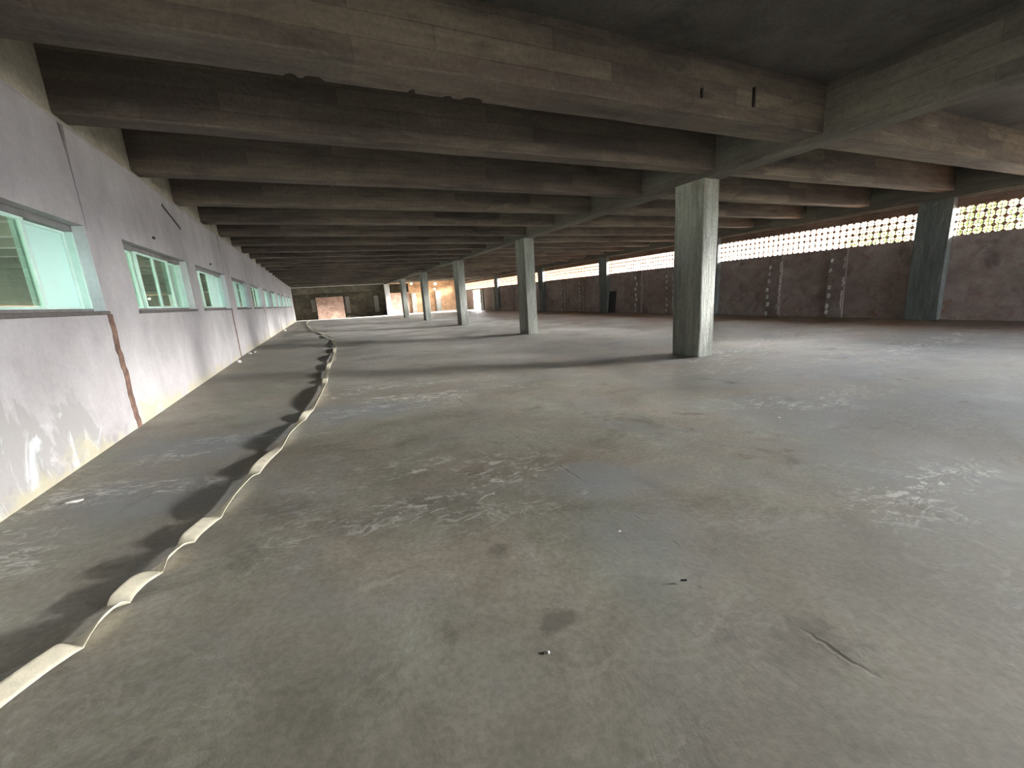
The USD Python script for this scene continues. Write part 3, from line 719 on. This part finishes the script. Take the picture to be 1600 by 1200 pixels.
obj('wall_rear', [bx(-0.2, 9.6, Y0 - 0.2, Y0, -0.2, 4.3), bx(9.6, 19.0, Y0 - 0.2, Y0, -0.2, 0.9), bx(9.6, 19.0, Y0 - 0.2, Y0, 2.4, 4.3)] + [bx(q - 0.2, q + 0.2, Y0 - 0.2, Y0, 0.9, 2.4) for q in (14.0, 18.7)], 'right_plaster', kind='structure', label='rear wall of the hall behind the viewer, its opening shaped for the light', category='wall')  # opening in the unseen wall, sized for the light it lets in

# lamps on the far wall
LAMPS = [(12.15, 47.0, 3.27, 0.11, 'warm round lamp under the ceiling left of the fourth column'), (14.82, 47.0, 3.13, 0.15, 'brighter upper warm lamp right of the fourth column'),
         (14.70, 47.0, 2.58, 0.10, 'lower warm lamp just under the brighter one'), (11.35, 47.9, 3.09, 0.08, 'small warm lamp in front of the dark opening')]
for x, y, z, r, lab in LAMPS:
    t = thing('lamp', loc=(x, y, z), label=lab, category='lamp', group='round lamps at the far end')
    obj('bulb', trimesh.creation.icosphere(3, r), 'bulb_glow', t, smooth=True)
    obj('socket', trimesh.creation.cylinder(0.035, 0.09, sections=12, transform=trimesh.transformations.translation_matrix((0, 0, r + 0.03))), 'black_metal', t)
    if z > 3:
        top = (ZB if abs(y - 46) > 9 else ZS) - z
        obj('cord', trimesh.creation.cylinder(0.008, top - r, sections=6, transform=trimesh.transformations.translation_matrix((0, 0, r + (top - r) / 2))), 'black_metal', t)
    else:
        obj('arm', bx(-0.012, 0.012, 0.0, 48.3 - y, r + 0.05, r + 0.075), 'black_metal', t)

# ------------------------------------------------------------------ flat canvas fire hose, twisting along the floor
HOSE = [(1.33, 1.62, -20), (1.367, 1.692, -20), (1.398, 1.759, -20), (1.449, 1.856, -20), (1.492, 1.919, -20), (1.532, 1.975, 24), (1.556, 2.03, 43), (1.566, 2.10, 34), (1.572, 2.21, -20), (1.591, 2.302, -20), (1.632, 2.376, -4),
        (1.668, 2.43, 43), (1.688, 2.53, 34), (1.715, 2.69, -20), (1.76, 2.827, -20), (1.807, 2.946, 24), (1.850, 3.13, 43), (1.886, 3.387, 32), (1.93, 3.70, -20), (2.009, 4.07, -4), (2.095, 4.42, 44), (2.164, 4.88, 24),
        (2.226, 5.32, -20), (2.308, 5.78, 24), (2.386, 6.38, 44), (2.433, 7.05, 32), (2.466, 7.7, -20), (2.495, 8.4, 40), (2.56, 9.6, -20), (2.67, 11.1, 40), (2.79, 13.0, -20), (2.86, 14.9, 40), (2.84, 17.2, -4),
        (2.71, 19.3, 40), (2.504, 22.0, -20), (2.174, 25.6, 32), (1.788, 30.2, -20), (1.546, 34.9, 24), (1.43, 40.0, -20), (1.47, 44.5, -4), (1.60, 47.2, -20)]


def hose_mesh(W=0.084, T=0.010):
    P = np.array(HOSE, float)
    d = np.r_[0, np.cumsum(np.hypot(*np.diff(P[:, :2], axis=0).T))]
    from scipy.interpolate import PchipInterpolator
    n = 620
    t = np.interp(np.linspace(0, 1, n), np.linspace(0, 1, len(d)), d)
    xy = np.stack([PchipInterpolator(d, P[:, k])(t) for k in (0, 1)], 1)
    ph = np.radians(PchipInterpolator(d, P[:, 2])(t))
    tan = np.gradient(xy, axis=0)
    tan /= np.linalg.norm(tan, axis=1, keepdims=True)
    side = np.stack([tan[:, 1], -tan[:, 0], tan[:, 0] * 0], 1)      # to the right of the path
    a = side * np.cos(ph)[:, None] + np.array([0, 0, 1.0]) * np.sin(ph)[:, None]
    nrm = -side * np.sin(ph)[:, None] + np.array([0, 0, 1.0]) * np.cos(ph)[:, None]
    z = floor_z(xy[:, 0], xy[:, 1]) + W / 2 * np.abs(np.sin(ph)) + T * 0.7 + 0.012
    c = np.column_stack([xy, z])
    prof = [(-0.5, 0), (-0.47, 0.4), (-0.3, 0.5), (0, 0.55), (0.3, 0.5), (0.47, 0.4), (0.5, 0), (0.47, -0.4), (0.3, -0.5), (0, -0.55), (-0.3, -0.5), (-0.47, -0.4)]
    m = len(prof)
    v = np.stack([c + a * (u * W) + nrm * (w * T) for u, w in prof], 1).reshape(-1, 3)
    f = []
    for i in range(n - 1):
        for j in range(m):
            p, q = i * m + j, i * m + (j + 1) % m
            f += [[p, q + m, q], [p, p + m, q + m]]
    for j in range(1, m - 1):
        f += [[0, j, j + 1], [(n - 1) * m, (n - 1) * m + j + 1, (n - 1) * m + j]]
    mm = trimesh.Trimesh(v, f, process=False)
    if mm.volume < 0:
        mm.faces = mm.faces[:, ::-1]
    return mm


obj('fire_hose', hose_mesh(), 'hose_canvas', smooth=50, label='long flat cream canvas hose twisting along the floor beside the left wall', category='hose')

# ------------------------------------------------------------------ small things
def on_left(y, z, dx=0.0):
    return (xl(y) + dx, y, z)


rodm = bx(-0.006, 0.008, -0.43, 0.43, -0.018, 0.018, 0.004)
rodm.apply_transform(trimesh.transformations.rotation_matrix(math.radians(-15.5), (1, 0, 0)))
rodm.apply_translation(on_left(9.08, 3.115, 0.004))
obj('black_bar', rodm, 'black_metal', label='thin black slanting bar fixed high on the left wall', category='bar')
for y, z, lab in ((7.84, 2.61, 'small dark peg above the second window'), (11.41, 2.56, 'small dark peg above the third window')):
    obj('wall_peg', [blob(0.026, on_left(y, z, 0.01), int(y), 1, (0.7, 1.6, 0.8))], 'black_metal', label=lab, category='peg', group='dark pegs above the windows')
for (x, y, lab, h) in ((7.9, 3.96, 'short black hanger on the nearest joist, right one of two', 0.22), (7.0, 3.965, 'short black hanger on the nearest joist, left one of two', 0.1)):
    obj('iron_hanger', bx(x - 0.012, x + 0.012, y - 0.014, y + 0.02, ZB + 0.16, ZB + 0.16 + h, 0.003), 'black_metal', label=lab, category='hanger', group='black hangers on the nearest joist')
bd = bx(0, 0.03, 0, 0.62, 0, 1.26, 0.004)
bd.apply_transform(trimesh.transformations.rotation_matrix(math.radians(6), (0, 1, 0)))
bd.apply_translation((XW - 0.18, 20.14, 0.006))
obj('leaning_board', bd, 'dark_board', label='dark board leaning on the right wall beside a pillar', category='board')
CHIPS = [(3.902, 1.679, 0.009, 'chip_white', 'small white chip on the open floor, right of middle', (1.2, 0.8, 0.5)), (3.138, 1.143, 0.006, 'chip_white', 'tiny white chip below the dark floor pit', (1, 1, 0.6)),
         (3.122, 1.148, 0.006, 'chip_dark', 'tiny dark crumb beside the white chip', (1.2, 1, 0.6)), (3.897, 1.097, 0.003, 'chip_white', 'white speck right of the black stub', (1, 1, 0.6)),
         (6.863, 2.695, 0.013, 'chip_white', 'white pebble on the floor in front of the nearest column', (1, 1, 0.6)), (0.84, 3.64, 0.03, 'chip_white', 'white plaster flake by the left wall foot', (1.6, 0.7, 0.3))]
for i, (x, y, r, mt, lab, sq) in enumerate(CHIPS):
    obj('chip', blob(r, (x, y, float(floor_z(x, y)) + r * sq[2] * 0.6), i, 1, sq), mt, label=lab, category='debris', group='loose chips on the floor')
st = trimesh.creation.cylinder(0.005, 0.026, sections=8)
st.apply_transform(trimesh.transformations.rotation_matrix(math.pi / 2, (0.5, 1, 0.0)))
st.apply_translation((3.888, 1.209, float(floor_z(3.888, 1.209)) + 0.012))
obj('stub', st, 'chip_dark', label='short black stub lying on the open floor', category='debris')
for i, (y, dx, r) in enumerate(((11.6, 0.14, 0.07), (13.6, 0.12, 0.06), (13.9, 0.2, 0.05), (27.0, 0.2, 0.09))):
    x = xl(y) + dx
    obj('plaster_crumb', blob(r, (x, y, float(floor_z(x, y)) + r * 0.35), i + 9, 1, (0.8, 1.2, 0.6)), 'mortar', label=['plaster crumb at the wall foot below the third window', 'plaster crumb just past the second joint strip',
        'smaller crumb right of the crumb past the second joint', 'far plaster crumb at the foot of the left wall'][i], category='debris', group='plaster crumbs along the left wall')

# ------------------------------------------------------------------ outside the right wall: ground and trees
obj('yard_ground', bx(-40, 90.0, -70, 110, -0.45, -0.27), 'ground', kind='structure', label='earth ground outside the right wall', category='ground')


def tree(x, y, h, r, seed, lab):
    t = thing('tree', loc=(x, y, -0.1), label=lab, category='tree', group='trees outside the right wall')
    rg = np.random.default_rng(seed)
    tr = trimesh.creation.cone(0.22, h * 0.8, sections=9)
    obj('trunk', tr, 'bark', t)
    n = 2600
    d = rg.standard_normal((n, 3))
    d /= np.linalg.norm(d, axis=1, keepdims=True)
    k = 0.75 + 0.5 * meshkit.fbm(d * 1.8 + seed, 3, seed)
    c = d * (r * k * rg.random(n) ** 0.35)[:, None] * (1, 1, 0.85) + (0, 0, h)
    u = rg.standard_normal((n, 3))
    u /= np.linalg.norm(u, axis=1, keepdims=True)
    w = np.cross(u, rg.standard_normal((n, 3)))
    w /= np.linalg.norm(w, axis=1, keepdims=True)
    s = rg.uniform(0.12, 0.26, (n, 1))
    v = np.stack([c - u * s, c + w * s * 0.45, c + u * s, c - w * s * 0.45], 1).reshape(-1, 3)
    q = np.arange(n)[:, None] * 4
    obj('foliage', trimesh.Trimesh(v, np.vstack([q + [0, 1, 2], q + [0, 2, 3]]), process=False), 'leaf', t, kind='stuff')


for k, (x, y, h, r) in enumerate(((27.0, 8.0, 3.3, 1.9), (34.0, 14.5, 3.0, 1.7))):
    tree(x, y, h, r, 50 + k, ['leafy green tree outside behind the right edge screen', 'smaller leafy tree farther out, behind the wide screen'][k])
